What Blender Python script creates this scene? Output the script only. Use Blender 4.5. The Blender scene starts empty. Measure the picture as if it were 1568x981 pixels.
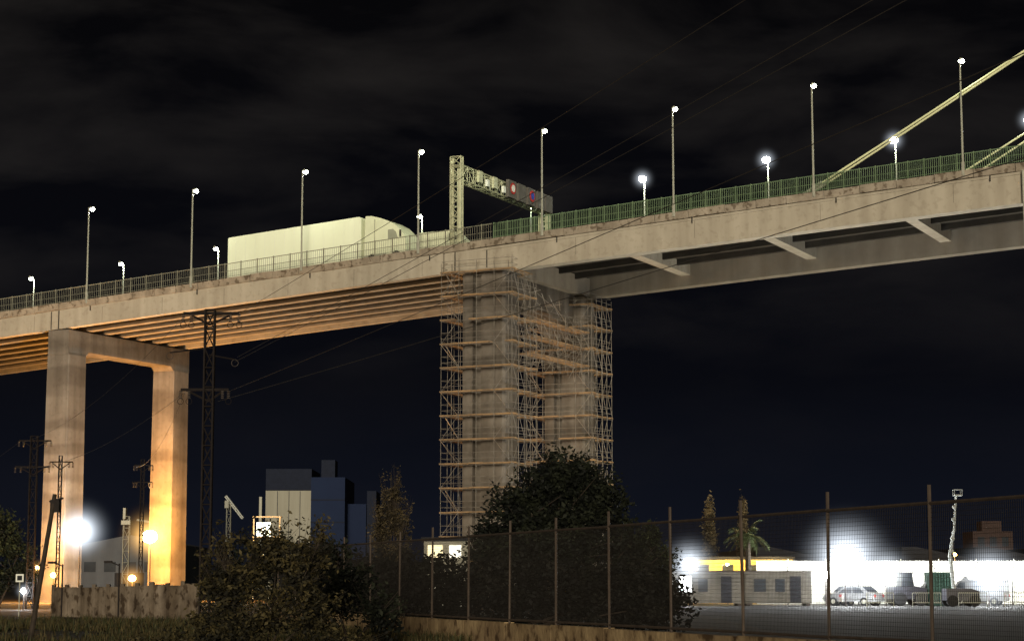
import bpy, bmesh, math, random
from mathutils import Vector, Matrix, noise
random.seed(7)
scene=bpy.context.scene
R=random.random
def U(a,b): return a+(b-a)*random.random()

# ------------------------------------------------------------------ materials
def mat(name,c1,c2=None,scale=1.0,rough=0.85,metal=0.0,bump=0.0,streak=0.0,detail=4,bands=0.0,spots=0.0):
    m=bpy.data.materials.new(name); m.use_nodes=True
    nt=m.node_tree; N=nt.nodes; L=nt.links
    b=N['Principled BSDF']; b.inputs['Roughness'].default_value=rough; b.inputs['Metallic'].default_value=metal
    b.inputs['Specular IOR Level'].default_value=0.25
    if c2 is None: c2=tuple(x*0.75 for x in c1)
    tc=N.new('ShaderNodeTexCoord')
    n=N.new('ShaderNodeTexNoise'); n.inputs['Scale'].default_value=scale; n.inputs['Detail'].default_value=detail
    n.inputs['Roughness'].default_value=0.65
    L.new(tc.outputs['Object'],n.inputs['Vector'])
    r=N.new('ShaderNodeValToRGB'); r.color_ramp.elements[0].position=0.32; r.color_ramp.elements[1].position=0.68
    r.color_ramp.elements[0].color=(*c2,1); r.color_ramp.elements[1].color=(*c1,1)
    L.new(n.outputs['Fac'],r.inputs['Fac'])
    out=r.outputs['Color']
    def mul(fac_socket,lo,amt,p0=0.35,p1=0.65):
        nonlocal out
        rr=N.new('ShaderNodeValToRGB'); rr.color_ramp.elements[0].position=p0; rr.color_ramp.elements[1].position=p1
        rr.color_ramp.elements[0].color=(lo[0],lo[1],lo[2],1); rr.color_ramp.elements[1].color=(1,1,1,1)
        L.new(fac_socket,rr.inputs['Fac'])
        mx=N.new('ShaderNodeMix'); mx.data_type='RGBA'; mx.blend_type='MULTIPLY'; mx.inputs[0].default_value=amt
        L.new(out,mx.inputs[6]); L.new(rr.outputs['Color'],mx.inputs[7]); out=mx.outputs[2]
    if streak>0:
        mp=N.new('ShaderNodeMapping'); mp.inputs['Scale'].default_value=(1.3,1.3,0.09); L.new(tc.outputs['Object'],mp.inputs['Vector'])
        n2=N.new('ShaderNodeTexNoise'); n2.inputs['Scale'].default_value=0.8; n2.inputs['Detail'].default_value=5
        L.new(mp.outputs['Vector'],n2.inputs['Vector']); mul(n2.outputs['Fac'],(0.42,0.38,0.33),streak)
    if bands>0:
        mp=N.new('ShaderNodeMapping'); mp.inputs['Scale'].default_value=(0.05,0.05,0.42); L.new(tc.outputs['Object'],mp.inputs['Vector'])
        n3=N.new('ShaderNodeTexNoise'); n3.inputs['Scale'].default_value=1.0; n3.inputs['Detail'].default_value=1
        L.new(mp.outputs['Vector'],n3.inputs['Vector']); mul(n3.outputs['Fac'],(0.5,0.48,0.46),bands,0.44,0.52)
    if spots>0:
        n4=N.new('ShaderNodeTexNoise'); n4.inputs['Scale'].default_value=2.4; n4.inputs['Detail'].default_value=6
        L.new(tc.outputs['Object'],n4.inputs['Vector']); mul(n4.outputs['Fac'],(0.25,0.2,0.15),spots,0.36,0.46)
    L.new(out,b.inputs['Base Color'])
    if bump>0:
        bp=N.new('ShaderNodeBump'); bp.inputs['Strength'].default_value=bump; bp.inputs['Distance'].default_value=0.05
        n5=N.new('ShaderNodeTexNoise'); n5.inputs['Scale'].default_value=scale*5; n5.inputs['Detail'].default_value=4
        L.new(tc.outputs['Object'],n5.inputs['Vector']); L.new(n5.outputs['Fac'],bp.inputs['Height']); L.new(bp.outputs['Normal'],b.inputs['Normal'])
    return m
def emat(name,c,s):
    m=bpy.data.materials.new(name); m.use_nodes=True; b=m.node_tree.nodes['Principled BSDF']
    b.inputs['Base Color'].default_value=(*c,1); b.inputs['Emission Color'].default_value=(*c,1); b.inputs['Emission Strength'].default_value=s
    return m
def halo_mat(name,c,k,p=4.0):  # painted lens glow: emissive volume fading outwards, scatters no light
    m=bpy.data.materials.new(name); m.use_nodes=True; nt=m.node_tree; N=nt.nodes; L=nt.links
    N.remove(N['Principled BSDF']); out=[x for x in N if x.type=='OUTPUT_MATERIAL'][0]
    tc=N.new('ShaderNodeTexCoord'); ln=N.new('ShaderNodeVectorMath'); ln.operation='LENGTH'; L.new(tc.outputs['Object'],ln.inputs[0])
    sb=N.new('ShaderNodeMath'); sb.operation='SUBTRACT'; sb.use_clamp=True; sb.inputs[0].default_value=1.0; L.new(ln.outputs['Value'],sb.inputs[1])
    pw=N.new('ShaderNodeMath'); pw.operation='POWER'; pw.inputs[1].default_value=p; L.new(sb.outputs[0],pw.inputs[0])
    ml=N.new('ShaderNodeMath'); ml.operation='MULTIPLY'; ml.inputs[1].default_value=k; L.new(pw.outputs[0],ml.inputs[0])
    em=N.new('ShaderNodeEmission'); em.inputs['Color'].default_value=(*c,1); L.new(ml.outputs[0],em.inputs['Strength'])
    L.new(em.outputs[0],out.inputs['Volume']); return m
CONC=mat('concrete_fascia',(0.50,0.455,0.36),(0.41,0.37,0.29),0.22,streak=0.32,bump=0.12,spots=0.15)
CONC_D=mat('concrete_weathered_curb',(0.42,0.365,0.28),(0.29,0.25,0.19),0.9,streak=0.5,spots=0.7,bump=0.3)
CONC_P=mat('concrete_pier',(0.235,0.21,0.175),(0.15,0.135,0.113),0.25,streak=0.6,bands=0.6,bump=0.15,spots=0.15)
CONC_G=mat('concrete_girder',(0.32,0.285,0.225),(0.24,0.21,0.165),0.4,streak=0.3)
CONC_B=mat('concrete_cross_beam',(0.36,0.32,0.25),(0.28,0.25,0.2),0.4,streak=0.3)
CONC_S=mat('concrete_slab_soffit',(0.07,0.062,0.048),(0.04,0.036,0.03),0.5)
JOINT=mat('joint_dark',(0.05,0.046,0.04))
ASPH=mat('asphalt',(0.055,0.053,0.05),(0.035,0.034,0.033),3,bump=0.2)
GALV=mat('galvanised_steel',(0.42,0.42,0.34),(0.32,0.32,0.26),3,rough=0.55,metal=0.1)
GRAIL=mat('green_railing_paint',(0.20,0.28,0.16),(0.13,0.20,0.11),2,rough=0.6)
GREYRAIL=mat('grey_railing_paint',(0.32,0.31,0.23),(0.2,0.2,0.155),2,rough=0.6)
DARKST=mat('dark_steel',(0.045,0.035,0.03),(0.03,0.024,0.02),4,rough=0.7)
RUST=mat('rusty_pylon_steel',(0.020,0.015,0.013),(0.012,0.0095,0.0085),5,rough=0.8)
CABLE=mat('painted_stay_cable',(0.80,0.82,0.50),(0.74,0.76,0.46),2,rough=0.5)
WHITE=mat('white_paint',(0.78,0.8,0.72),(0.72,0.74,0.66),0.8,rough=0.5)
TRUCKW=mat('truck_cab_paint',(0.74,0.77,0.56),(0.66,0.69,0.49),0.8,rough=0.45)
TRAIL=mat('trailer_panel',(0.84,0.88,0.68),(0.80,0.84,0.63),0.3,rough=0.6,streak=0.08)
GLASS=mat('dark_glass',(0.03,0.035,0.04),(0.02,0.024,0.03),1,rough=0.12)
CABG=mat('cab_glass',(0.33,0.34,0.26),(0.28,0.29,0.22),1,rough=0.3)
RUBBER=mat('rubber',(0.02,0.02,0.02))
PLANK=mat('scaffold_plank',(0.42,0.275,0.14),(0.17,0.125,0.08),0.8)
TUBE=mat('scaffold_tube',(0.28,0.255,0.21),(0.14,0.125,0.105),1.5,rough=0.5,metal=0.1)
RED=mat('red_sign',(0.55,0.05,0.04)); BLUE=mat('blue_sign',(0.04,0.08,0.4))

class MB:
    def __init__(s): s.v=[]; s.f=[]; s.m=[]; s.mats=[]
    def mi(s,m):
        if m not in s.mats: s.mats.append(m)
        return s.mats.index(m)
    def hexa(s,p,m):
        k=len(s.v); s.v+= [tuple(q) for q in p]; i=s.mi(m)
        for f in ((0,3,2,1),(4,5,6,7),(0,1,5,4),(1,2,6,5),(2,3,7,6),(3,0,4,7)):
            s.f.append(tuple(k+j for j in f)); s.m.append(i)
    def box(s,a,b,m):
        x0,y0,z0=a;x1,y1,z1=b
        s.hexa([(x0,y0,z0),(x1,y0,z0),(x1,y1,z0),(x0,y1,z0),(x0,y0,z1),(x1,y0,z1),(x1,y1,z1),(x0,y1,z1)],m)
    def fbox(s,F,a,b,m):   # box in a local frame
        x0,y0,z0=a;x1,y1,z1=b
        s.hexa([F(*q) for q in [(x0,y0,z0),(x1,y0,z0),(x1,y1,z0),(x0,y1,z0),(x0,y0,z1),(x1,y0,z1),(x1,y1,z1),(x0,y1,z1)]],m)
    def prism(s,F,pts,y0,y1,m):
        k=len(s.v); n=len(pts); i=s.mi(m)
        for y in (y0,y1):
            for (x,z) in pts: s.v.append(tuple(F(x,y,z)))
        s.f.append(tuple(k+j for j in range(n))); s.m.append(i)
        s.f.append(tuple(k+n+j for j in reversed(range(n)))); s.m.append(i)
        for j in range(n):
            j2=(j+1)%n; s.f.append((k+j,k+j2,k+n+j2,k+n+j)); s.m.append(i)
    def cyl(s,a,b,r0,m,r1=None,n=6):
        a=Vector(a);b=Vector(b); r1=r0 if r1 is None else r1
        d=(b-a).normalized(); u=d.cross(Vector((0,0,1)))
        if u.length<1e-3: u=Vector((1,0,0))
        u.normalize(); w=d.cross(u); k=len(s.v); i=s.mi(m)
        for p,r in((a,r0),(b,r1)):
            for j in range(n):
                t=2*math.pi*j/n; s.v.append(tuple(p+u*(r*math.cos(t))+w*(r*math.sin(t))))
        s.f.append(tuple(k+j for j in range(n))); s.m.append(i)
        s.f.append(tuple(k+n+j for j in reversed(range(n)))); s.m.append(i)
        for j in range(n):
            j2=(j+1)%n; s.f.append((k+j,k+j2,k+n+j2,k+n+j)); s.m.append(i)
    def path(s,pts,r,m,n=6,r1=None):
        for q in range(len(pts)-1): s.cyl(pts[q],pts[q+1],r,m,n=n)
    def ball(s,c,r,m,n=10,sz=1.0):
        c=Vector(c);k=len(s.v);i=s.mi(m);h=n//2
        for a in range(h+1):
            ph=math.pi*a/h
            for b in range(n):
                t=2*math.pi*b/n
                s.v.append((c.x+r*math.sin(ph)*math.cos(t),c.y+r*math.sin(ph)*math.sin(t),c.z+r*sz*math.cos(ph)))
        for a in range(h):
            for b in range(n):
                b2=(b+1)%n; s.f.append((k+a*n+b,k+(a+1)*n+b,k+(a+1)*n+b2,k+a*n+b2)); s.m.append(i)
    def sweep(s,prof,ss,zf,m):
        k=len(s.v);n=len(prof);i=s.mi(m)
        for q in ss:
            for (w,dz) in prof: s.v.append(tuple(BP(q,w,zf(q)+dz)))
        for a in range(len(ss)-1):
            for j in range(n):
                j2=(j+1)%n; s.f.append((k+a*n+j,k+a*n+j2,k+(a+1)*n+j2,k+(a+1)*n+j)); s.m.append(i)
        s.f.append(tuple(k+j for j in range(n))); s.m.append(i)
        e=k+(len(ss)-1)*n; s.f.append(tuple(e+j for j in reversed(range(n)))); s.m.append(i)
    def build(s,name,parent=None,recalc=True,smooth=False):
        me=bpy.data.meshes.new(name); me.from_pydata(s.v,[],s.f)
        for m in s.mats: me.materials.append(m)
        me.polygons.foreach_set('material_index',s.m)
        if smooth: me.polygons.foreach_set('use_smooth',[True]*len(s.f))
        me.update()
        if recalc:
            bm=bmesh.new(); bm.from_mesh(me); bmesh.ops.recalc_face_normals(bm,faces=bm.faces); bm.to_mesh(me); bm.free()
        o=bpy.data.objects.new(name,me); scene.collection.objects.link(o)
        if parent: o.parent=parent
        return o
def empty(name):
    e=bpy.data.objects.new(name,None); scene.collection.objects.link(e); return e
def light(name,p,W,c,parent=None,r=0.15,kind='POINT',tgt=None,cone=120):
    l=bpy.data.lights.new(name,kind); l.energy=W; l.color=c; l.shadow_soft_size=r
    if kind=='SPOT': l.spot_size=math.radians(cone); l.spot_blend=0.6
    o=bpy.data.objects.new(name,l); scene.collection.objects.link(o); o.location=p
    if tgt is not None: o.rotation_euler=(Vector(tgt)-Vector(p)).to_track_quat('-Z','Y').to_euler()
    if parent: o.parent=parent
    return o
def glow_halo(p,rad,m,parent):
    me=bpy.data.meshes.get('halo_ball')
    if me is None:
        me=bpy.data.meshes.new('halo_ball'); bm=bmesh.new(); bmesh.ops.create_icosphere(bm,subdivisions=3,radius=1.0); bm.to_mesh(me); bm.free()
    me=me.copy(); me.materials.append(m)
    o=bpy.data.objects.new('lamp_glare',me); scene.collection.objects.link(o); o.location=p; o.scale=(rad,)*3; o.parent=parent  # glowing sphere added round the lamp to imitate glare
def frame(o,ang):
    c,s_=math.cos(ang),math.sin(ang); o=Vector(o)
    return lambda x,y,z: Vector((o.x+x*c-y*s_, o.y+x*s_+y*c, o.z+z))

# ------------------------------------------------------------------ viaduct setting-out
M=0.7                                   # metres per survey unit
EYE=1.7
DX,DY=0.899,-0.4377                     # along the bridge
NX,NY=0.4377,0.899                      # across, away from the near fascia
def BP(s,w,z): return Vector(((-55+s*DX+w*NX)*M,(255.5+s*DY+w*NY)*M,z*M+EYE))
def zt(s):  return 36.37+0.0615*s-3.8e-5*s*s   # kerb top level
GZ=-EYE/M
def rng(a,b,st):
    n=max(1,int(round((b-a)/st))); return [a+(b-a)*i/n for i in range(n+1)]
SP1,SP2=-4.6,57.3
bridge=empty('viaduct_bridge')
W=27.0
mb=MB(); S=rng(-150,215,6)
mb.sweep([(0.5,-0.12),(W-0.5,-0.12),(W-0.5,-0.95),(0.5,-0.95)],S,zt,ASPH); mb.build('road_deck',bridge)
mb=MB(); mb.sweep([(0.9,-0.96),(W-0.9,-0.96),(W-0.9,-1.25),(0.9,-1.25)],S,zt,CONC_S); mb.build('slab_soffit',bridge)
mb=MB()
s=-150
while s<210:
    L_=U(3.2,4.4); j=U(-0.04,0.04); h=U(-0.05,0.05)
    mb.sweep([(-0.36+j,0+h),(0.5,0+h),(0.5,-0.9),(-0.2+j,-0.82+h)],[s,s+L_-0.06],zt,CONC_D)
    mb.sweep([(W-0.5,0),(W+0.4,0),(W+0.4,-0.85),(W-0.5,-0.9)],[s,s+L_-0.06],zt,CONC_D)
    s+=L_
mb.build('edge_kerb',bridge)
def girders(a,b,mb):
    ss=rng(a,b,6)
    mb.sweep([(0.0,-0.85),(0.9,-0.95),(0.9,-3.35),(0.0,-3.3)],ss,zt,CONC)
    mb.sweep([(W-.9,-0.95),(W,-0.85),(W,-3.3),(W-.9,-3.35)],ss,zt,CONC)
    for k in range(1,7):
        w=0.9+k*(W-1.8)/7
        mb.sweep([(w-.2,-1.2),(w+.2,-1.2),(w+.2,-2.9),(w+.6,-3.0),(w+.6,-3.32),(w-.6,-3.32),(w-.6,-3.0),(w-.2,-2.9)],ss,zt,CONC_G)
    for q in rng(a+1,b-1,15):
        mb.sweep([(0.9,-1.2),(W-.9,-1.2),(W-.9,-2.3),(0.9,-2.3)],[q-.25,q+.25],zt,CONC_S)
mb=MB()
girders(-150,-67.1,mb); girders(-66.9,SP1-0.1,mb); girders(SP1+0.1,SP2-5.2,mb); mb.build('approach_girders',bridge)
def dep(s): return -3.85-0.006*(s-SP2)
mb=MB(); ss=rng(SP2-5.0,210,5)
for a,b in ((0,1.7),(W-1.7,W)):
    k=len(mb.v); n=4;i=mb.mi(CONC if a<5 else CONC_B)
    for q in ss:
        z=zt(q); dd=dep(max(q,SP2)) if q>SP2+2 else -3.4-(0.45*max(0,(q-SP2+2)/4))
        for (w,dz) in ((a,-0.88),(b,-0.97),(b,dd),(a,dd)): mb.v.append(tuple(BP(q,w,z+dz)))
    for x in range(len(ss)-1):
        for j in range(4): mb.f.append((k+x*4+j,k+x*4+(j+1)%4,k+(x+1)*4+(j+1)%4,k+(x+1)*4+j)); mb.m.append(i)
    mb.f.append((k,k+1,k+2,k+3)); mb.m.append(i)
q=73.0
while q<205:
    mb.sweep([(1.7,-1.25),(W-1.7,-1.25),(W-1.7,-2.55),(1.7,-2.55)],[q-.65,q+.65],zt,CONC); q+=16.4
for w in (6.5,11.3,16.1,20.9):
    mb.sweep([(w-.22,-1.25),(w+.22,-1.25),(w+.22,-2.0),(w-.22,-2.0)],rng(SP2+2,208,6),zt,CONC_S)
mb.sweep([(-0.12,-0.95),(0.0,-0.95),(0.0,-1.18),(-0.12,-1.18)],rng(SP2,208,6),zt,CONC)
mb.build('main_span_beams',bridge)
mb=MB()
for q in (SP1-1.2,SP1+0.0,SP2-3.6,SP2+0.6,-67):
    mb.sweep([(-0.02,-0.9),(0.1,-0.9),(0.1,-3.25),(-0.02,-3.25)],[q-.07,q+.07],zt,JOINT)
for q in rng(-60,SP1-4,9.3)+rng(SP1+7,SP2-8,9.3)+rng(SP2+12,200,14):
    mb.sweep([(-0.01,-1.2),(0.1,-1.2),(0.1,-3.2),(-0.01,-3.2)],[q-.012,q+.012],zt,JOINT)
mb.build('expansion_joints',bridge)
mb=MB()
for q in rng(-16,150,16.4): mb.cyl(BP(q,-0.2,zt(q)-0.9),BP(q,-0.2,zt(q)-1.5),0.05,JOINT)
mb.build('drain_pipes',bridge)

def column(mb,s0,w0,a,b,ztop,m,taper=0.0,groove=False):
    def F(x,y,z): return BP(s0+x,w0+y,z)
    c=0.12
    pts=[(-a/2,-b/2),(a/2-c,-b/2),(a/2,-b/2+c),(a/2,b/2),(-a/2,b/2)]
    if groove:
        g=0.8
        pts=[(-a/2,-b/2+.3),(-a*.42,-b/2+.3),(-a*.42,-b/2),(-a*.24,-b/2),(-a*.24,-b/2+g),(-a*.04,-b/2+g),(-a*.04,-b/2),(a/2-.3,-b/2),(a/2,-b/2+.3),(a/2,b/2),(-a/2,b/2)]
    k=len(mb.v); i=mb.mi(m); n=len(pts)
    for z,f in((GZ-1,1+taper),(ztop,1)):
        for x,y in pts: mb.v.append(tuple(F(x*f,y*f,z)))
    for j in range(n): mb.f.append((k+j,k+(j+1)%n,k+n+(j+1)%n,k+n+j)); mb.m.append(i)
    mb.f.append(tuple(k+n+j for j in range(n))); mb.m.append(i)
    mb.f.append(tuple(k+j for j in reversed(range(n)))); mb.m.append(i)
def portal(sp,name):
    mb=MB(); z=zt(sp)
    zc=z-3.45
    column(mb,sp,1.9,3.5,3.5,zc-3.2,CONC_P,0.07); column(mb,sp,25.0,3.5,3.5,zc-3.2,CONC_P,0.07)
    F=lambda x,y,zz: BP(sp+y,x,zz)
    mb.prism(F,[(0.05,zc),(27,zc),(27,zc-3.19),(23.2,zc-3.19),(22.6,zc-2.6),(4.3,zc-2.6),(3.7,zc-3.19),(0.05,zc-3.19)],-1.65,1.65,CONC_P)
    for k in range(8):
        w=0.5+k*(W-1.4)/7
        mb.sweep([(w-.35,-3.33),(w+.35,-3.33),(w+.35,-3.46),(w-.35,-3.46)],[sp-1,sp+1],zt,JOINT)
    mb.build(name,bridge)
portal(SP1,'portal_pier'); portal(-67,'portal_pier_far')
mb=MB(); z=zt(SP2)
column(mb,SP2,1.9,5.6,3.4,z-3.75,CONC_P,0.0,True); column(mb,SP2,24.6,5.6,3.4,z-3.75,CONC_P,0.0,True)
F=lambda x,y,zz: BP(SP2+y,x,zz)
arch=[(3.6,z-3.6),(22.9,z-3.6),(22.9,z-10.2)]
for k in range(11):
    t=k/10; x=22.4-(18.3)*t; arch.append((x,z-10.0+3.2*math.sin(math.pi*t)**0.6))
arch.append((3.6,z-10.2))
mb.prism(F,arch,-1.9,1.5,CONC_P)
mb.prism(F,[(1.7,z-1.25),(25.3,z-1.25),(25.3,z-3.6),(1.7,z-3.6)],0.9,2.6,CONC_G)
mb.build('main_pier',bridge)

def railing(a,b,w,m,step,pw,name,h=1.85):
    mb=MB(); q=a; k=0
    while q<b:
        post=(k%8==0)
        p=BP(q,w,zt(q)); hh=(h+0.12 if post else h)*M
        if post: mb.cyl(p,p+Vector((0,0,hh)),0.055,m,n=4)
        else: mb.cyl(p+Vector((0,0,0.08)),p+Vector((0,0,hh)),pw,m,n=3)
        q+=step;k+=1
    for f in (0.12,0.5,1.0):
        ss=rng(a,b,6); mb.path([BP(x,w,zt(x)+h*f) for x in ss],0.022 if f<1 else 0.035,m,n=4)
    mb.build(name,bridge)
railing(-70,58.6,0.0,GREYRAIL,0.30,0.018,'railing_grey')
railing(58.8,150,0.0,GRAIL,0.22,0.030,'railing_green')
railing(-70,150,W,GREYRAIL,0.45,0.02,'railing_far')
mb=MB(); mb.sweep([(13.1,-0.12),(13.9,-0.12),(13.65,1.0),(13.35,1.0)],S,zt,CONC); mb.build('median_barrier',bridge)

TOPS=176.0; 
mb=MB()
for w in (0.6,W-0.6):
    for off in ((0.0,0.25) if w<5 else (0.0,0.8)):
        a=BP(96.0+off*3,w,zt(96)-0.1); b=BP(TOPS,w,zt(96.5)+0.575*(TOPS-96.5)+off*0.3)
        pts=[]
        for k in range(9):
            t=k/8; p=a.lerp(b,t); p.z-=0.6*math.sin(math.pi*t); pts.append(p)
        mb.path(pts,0.08,CABLE,n=8)
        mb.cyl(a,a.lerp(b,0.03),0.14,GALV,n=8)
mb.build('stay_cables',bridge)
mb=MB()
for w in (-1.2,W+1.2):
    column(mb,TOPS,w,4,3,zt(TOPS)+50,CONC_P,0.1)
mb.prism(lambda x,y,zz: BP(TOPS+y,x,zz),[(0,zt(TOPS)+38),(W,zt(TOPS)+38),(W,zt(TOPS)+34),(0,zt(TOPS)+34)],-1.2,1.2,CONC_P)
mb.build('cable_pylon',bridge)
mb=MB()
for w in (-0.6,2.0):
    a=BP(120.3,w,zt(120.3)-0.9); mb.cyl(a,a-Vector((0,0,7.0)),0.09,GALV)
for k in range(8):
    z=zt(120.3)-1.5-k*1.2; mb.cyl(BP(120.3,-0.6,z),BP(120.3,2.0,z-(1.2 if k%2 else 0)),0.04,GALV)
mb.build('inspection_ladder',bridge)

# ------------------------------------------------------------------ lamps on the deck
LG=emat('lamp_glow_deck',(0.92,1.0,0.82),30); LGW=emat('lamp_glow_far',(0.9,0.97,1.0),90)
HALO_D=halo_mat('glare_deck_lamp',(0.9,1.0,0.75),0.9); HALO_F=halo_mat('glare_far_lamp',(0.82,0.9,1.0),1.9,5.5)  # last two: painted glare for the deck lamps
def deck_lamp(s,w,h,side,glow,rad,W_,col,hz,hr):
    b=BP(s,w,zt(s)-0.5); t=BP(s,w,zt(s)+h)
    mb=MB()
    mb.cyl(b,b+Vector((0,0,1.0)),0.13,GALV,n=8)
    mb.cyl(b,t,0.085,GALV,r1=0.055,n=8)
    arm=BP(s,w+side*0.35,zt(s)+h+0.12); e=BP(s,w+side*1.05,zt(s)+h+0.16)
    mb.cyl(t,arm,0.05,GALV); mb.cyl(arm,e,0.10,GALV,r1=0.13,n=8)
    c=arm.lerp(e,0.5)-Vector((0,0,0.12))
    mb.ball(c,rad,glow,n=12,sz=0.75)
    o=mb.build('street_lamp')
    light('lamp_light',c-Vector((0,0,rad+0.12)),W_,col,o,r=0.12)
    if hz: glow_halo(c,hr,hz,o)
for i in range(-1,9):
    deck_lamp(i*16.29,-0.25,12.0,1,LG,0.23,560,(0.94,1.0,0.74),None,1.1)
for s in (-43.3,-26.6,-10.2,6.3,22.7,39.2,55.5,71.6,88.2,104.4,120.5):
    big = s>65
    deck_lamp(s-4.8,W+0.25,10.9 if s>60 else 10.5,-1,LGW if big else LG,0.36 if big else 0.24,450,(0.88,1.0,0.8),HALO_F if big else None,1.7)

# ------------------------------------------------------------------ sign gantry
def truss(mb,a,b,u,v,bays,r,m):
    a=Vector(a);b=Vector(b);u=Vector(u);v=Vector(v)
    c=[(-1,-1),(1,-1),(1,1),(-1,1)]
    for x,y in c: mb.cyl(a+u*x+v*y,b+u*x+v*y,r,m,n=5)
    for k in range(bays+1):
        p=a.lerp(b,k/bays)
        for j in range(4):
            x,y=c[j];x2,y2=c[(j+1)%4]
            mb.cyl(p+u*x+v*y,p+u*x2+v*y2,r*.6,m,n=4)
            if k<bays:
                q=a.lerp(b,(k+1)/bays); 
                if k%2: x,y,x2,y2=x2,y2,x,y
                mb.cyl(p+u*x+v*y,q+u*x2+v*y2,r*.6,m,n=4)
GANT=mat('gantry_steel',(0.56,0.57,0.38),(0.44,0.45,0.3),2,rough=0.5)
SIGH=mat('sign_housing',(0.13,0.12,0.105))
mb=MB(); sg=53.4; zg=zt(sg); dvec=Vector((DX,DY,0)); nvec=Vector((NX,NY,0))
for w in (0.9,25.6):
    truss(mb,BP(sg,w,zg-0.1),BP(sg,w,zg+10.8 if w<5 else zg+9.6),dvec*0.48,nvec*0.2,9,0.06,GANT)
    mb.cyl(BP(sg-.5,w,zg),BP(sg-.5,w,zg+10.6 if w<5 else zg+9.5),0.12,GANT,n=8)
    mb.cyl(BP(sg+.5,w-.2,zg),BP(sg+.5,w-.2,zg+9.2 if w<5 else zg+9.5),0.2,GANT,n=8)
truss(mb,BP(sg,0.9,zg+8.9),BP(sg,25.6,zg+8.9),dvec*0.45,Vector((0,0,0.62)),16,0.05,GANT)
for w in (5.0,9.0):
    F=lambda x,y,z,w=w: BP(sg+0.85+x,w+y,zg+z)
    mb.fbox(F,(0,-0.5,8.3),(0.35,0.5,9.7),GANT)
for w in (13.6,16.4,19.2,22.0,24.4):
    F=lambda x,y,z,w=w: BP(sg+0.85+x,w+y,zg+z)
    mb.fbox(F,(0,-1.05,7.9),(0.4,1.05,10.1),SIGH)
for w,c in ((13.6,RED),(19.2,RED)):
    c0=BP(sg+1.27,w,zg+9.1); mb.cyl(c0,c0+dvec*0.05,0.5,c,n=16); mb.cyl(c0+dvec*0.05,c0+dvec*0.08,0.32,WHITE if w<15 else BLUE,n=16)
for w in (7,11.5):
    F=lambda x,y,z,w=w: BP(sg+0.9+x,w+y,zg+z); mb.fbox(F,(0,-.3,8.2),(0.3,.3,9.0),WHITE)
mb.build('sign_gantry')

# ------------------------------------------------------------------ truck and cars on the bridge
def truck():
    s0=18.9; g=0.0615-7.6e-5*s0
    zb=zt(s0)-0.12
    F=lambda x,y,z: BP(s0+x,4.0+y,zb+g*x+z)
    root=empty('semi_trailer_truck'); Wd=3.7
    mb=MB(); mb.prism(F,[(0,1.0),(19.6,1.0),(19.6,6.1),(19.3,6.25),(0.15,6.25),(0,6.1)],0,Wd,TRAIL)
    for x in rng(1.2,18.6,1.45): mb.fbox(F,(x,-.015,1.1),(x+.03,-.002,6.0),WHITE)
    mb.build('trailer_body',root)
    mb=MB()
    mb.fbox(F,(0.3,0.4,0.7),(19,Wd-.4,0.98),DARKST)
    for x in (3.2,5.2,7.2,15.5,):
        for y in (0.02,Wd-.5): mb.cyl(F(x,y,0.62),F(x,y+.48,0.62),0.4,RUBBER,n=14)
    mb.build('trailer_chassis',root)
    mb=MB()
    mb.prism(F,[(20.0,0.7),(25.6,0.7),(25.9,1.3),(25.85,2.6),(25.5,3.4),(25.0,4.0),(24.4,4.6),(23.4,5.2),(22.3,5.7),(21.1,6.1),(20.2,6.2)],0.05,Wd-.05,TRUCKW)
    mb.build('cab',root)
    mb=MB()
    mb.prism(F,[(23.4,2.9),(24.8,2.9),(24.5,3.7),(24.1,4.1),(23.4,4.1)],0.02,0.06,CABG)
    mb.prism(F,[(20.0,0.6),(23.2,0.6),(23.2,1.2),(20.0,1.2)],-0.02,0.03,CABG)
    mb.fbox(F,(21.5,-0.01,1.0),(21.56,0.04,5.6),CABG)
    for x in (21.2,24.6):
        for y in (-0.02,Wd-.45): mb.cyl(F(x,y,0.72),F(x,y+.48,0.72),0.45,RUBBER,n=14)
    mb.cyl(F(25.3,-0.3,3.0),F(25.3,-0.3,3.8),0.08,DARKST)
    mb.build('cab_details',root)
truck()
def car(F,root,paint,van=False):
    mb=MB()
    if van: body=[(0,.35),(4.7,.35),(4.75,.95),(4.2,1.15),(3.5,1.85),(3.2,1.95),(0.15,1.95),(0,1.8)]
    else: body=[(0,.32),(4.2,.32),(4.3,.55),(4.2,.78),(3.2,.92),(2.6,1.38),(2.3,1.45),(1.1,1.45),(0.5,1.0),(0.05,.92)]
    mb.prism(F,body,-.85,.85,paint)
    if van:
        mb.prism(F,[(3.0,1.15),(3.95,1.15),(3.4,1.75),(3.0,1.75)],-.87,.87,GLASS)
    else:
        mb.prism(F,[(0.85,.95),(1.2,1.36),(1.75,1.38),(1.75,.95)],-.87,.87,GLASS); mb.prism(F,[(1.85,.95),(1.85,1.38),(2.4,1.34),(2.95,.95)],-.87,.87,GLASS)
        mb.prism(F,[(2.72,1.32),(3.22,.95),(3.26,.98),(2.76,1.35)],-.72,.72,GLASS); mb.prism(F,[(0.55,1.06),(1.02,1.41),(.98,1.44),(0.5,1.1)],-.72,.72,GLASS)
    for x in(0.85,3.4):
        for y in(-.88,.68): mb.cyl(F(x,y,.32),F(x,y+.2,.32),.32,RUBBER,n=14); mb.cyl(F(x,y-.01,.32),F(x,y+.21,.32),.18,GALV,n=10)
    mb.fbox(F,(4.2,-.75,.58),(4.32,-.45,.74),WHITE); mb.fbox(F,(4.2,.45,.58),(4.32,.75,.74),WHITE)
    mb.fbox(F,(-.02,-.8,.65),(.05,-.55,.85),RED); mb.fbox(F,(-.02,.55,.65),(.05,.8,.85),RED)
    return mb.build(root)
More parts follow.
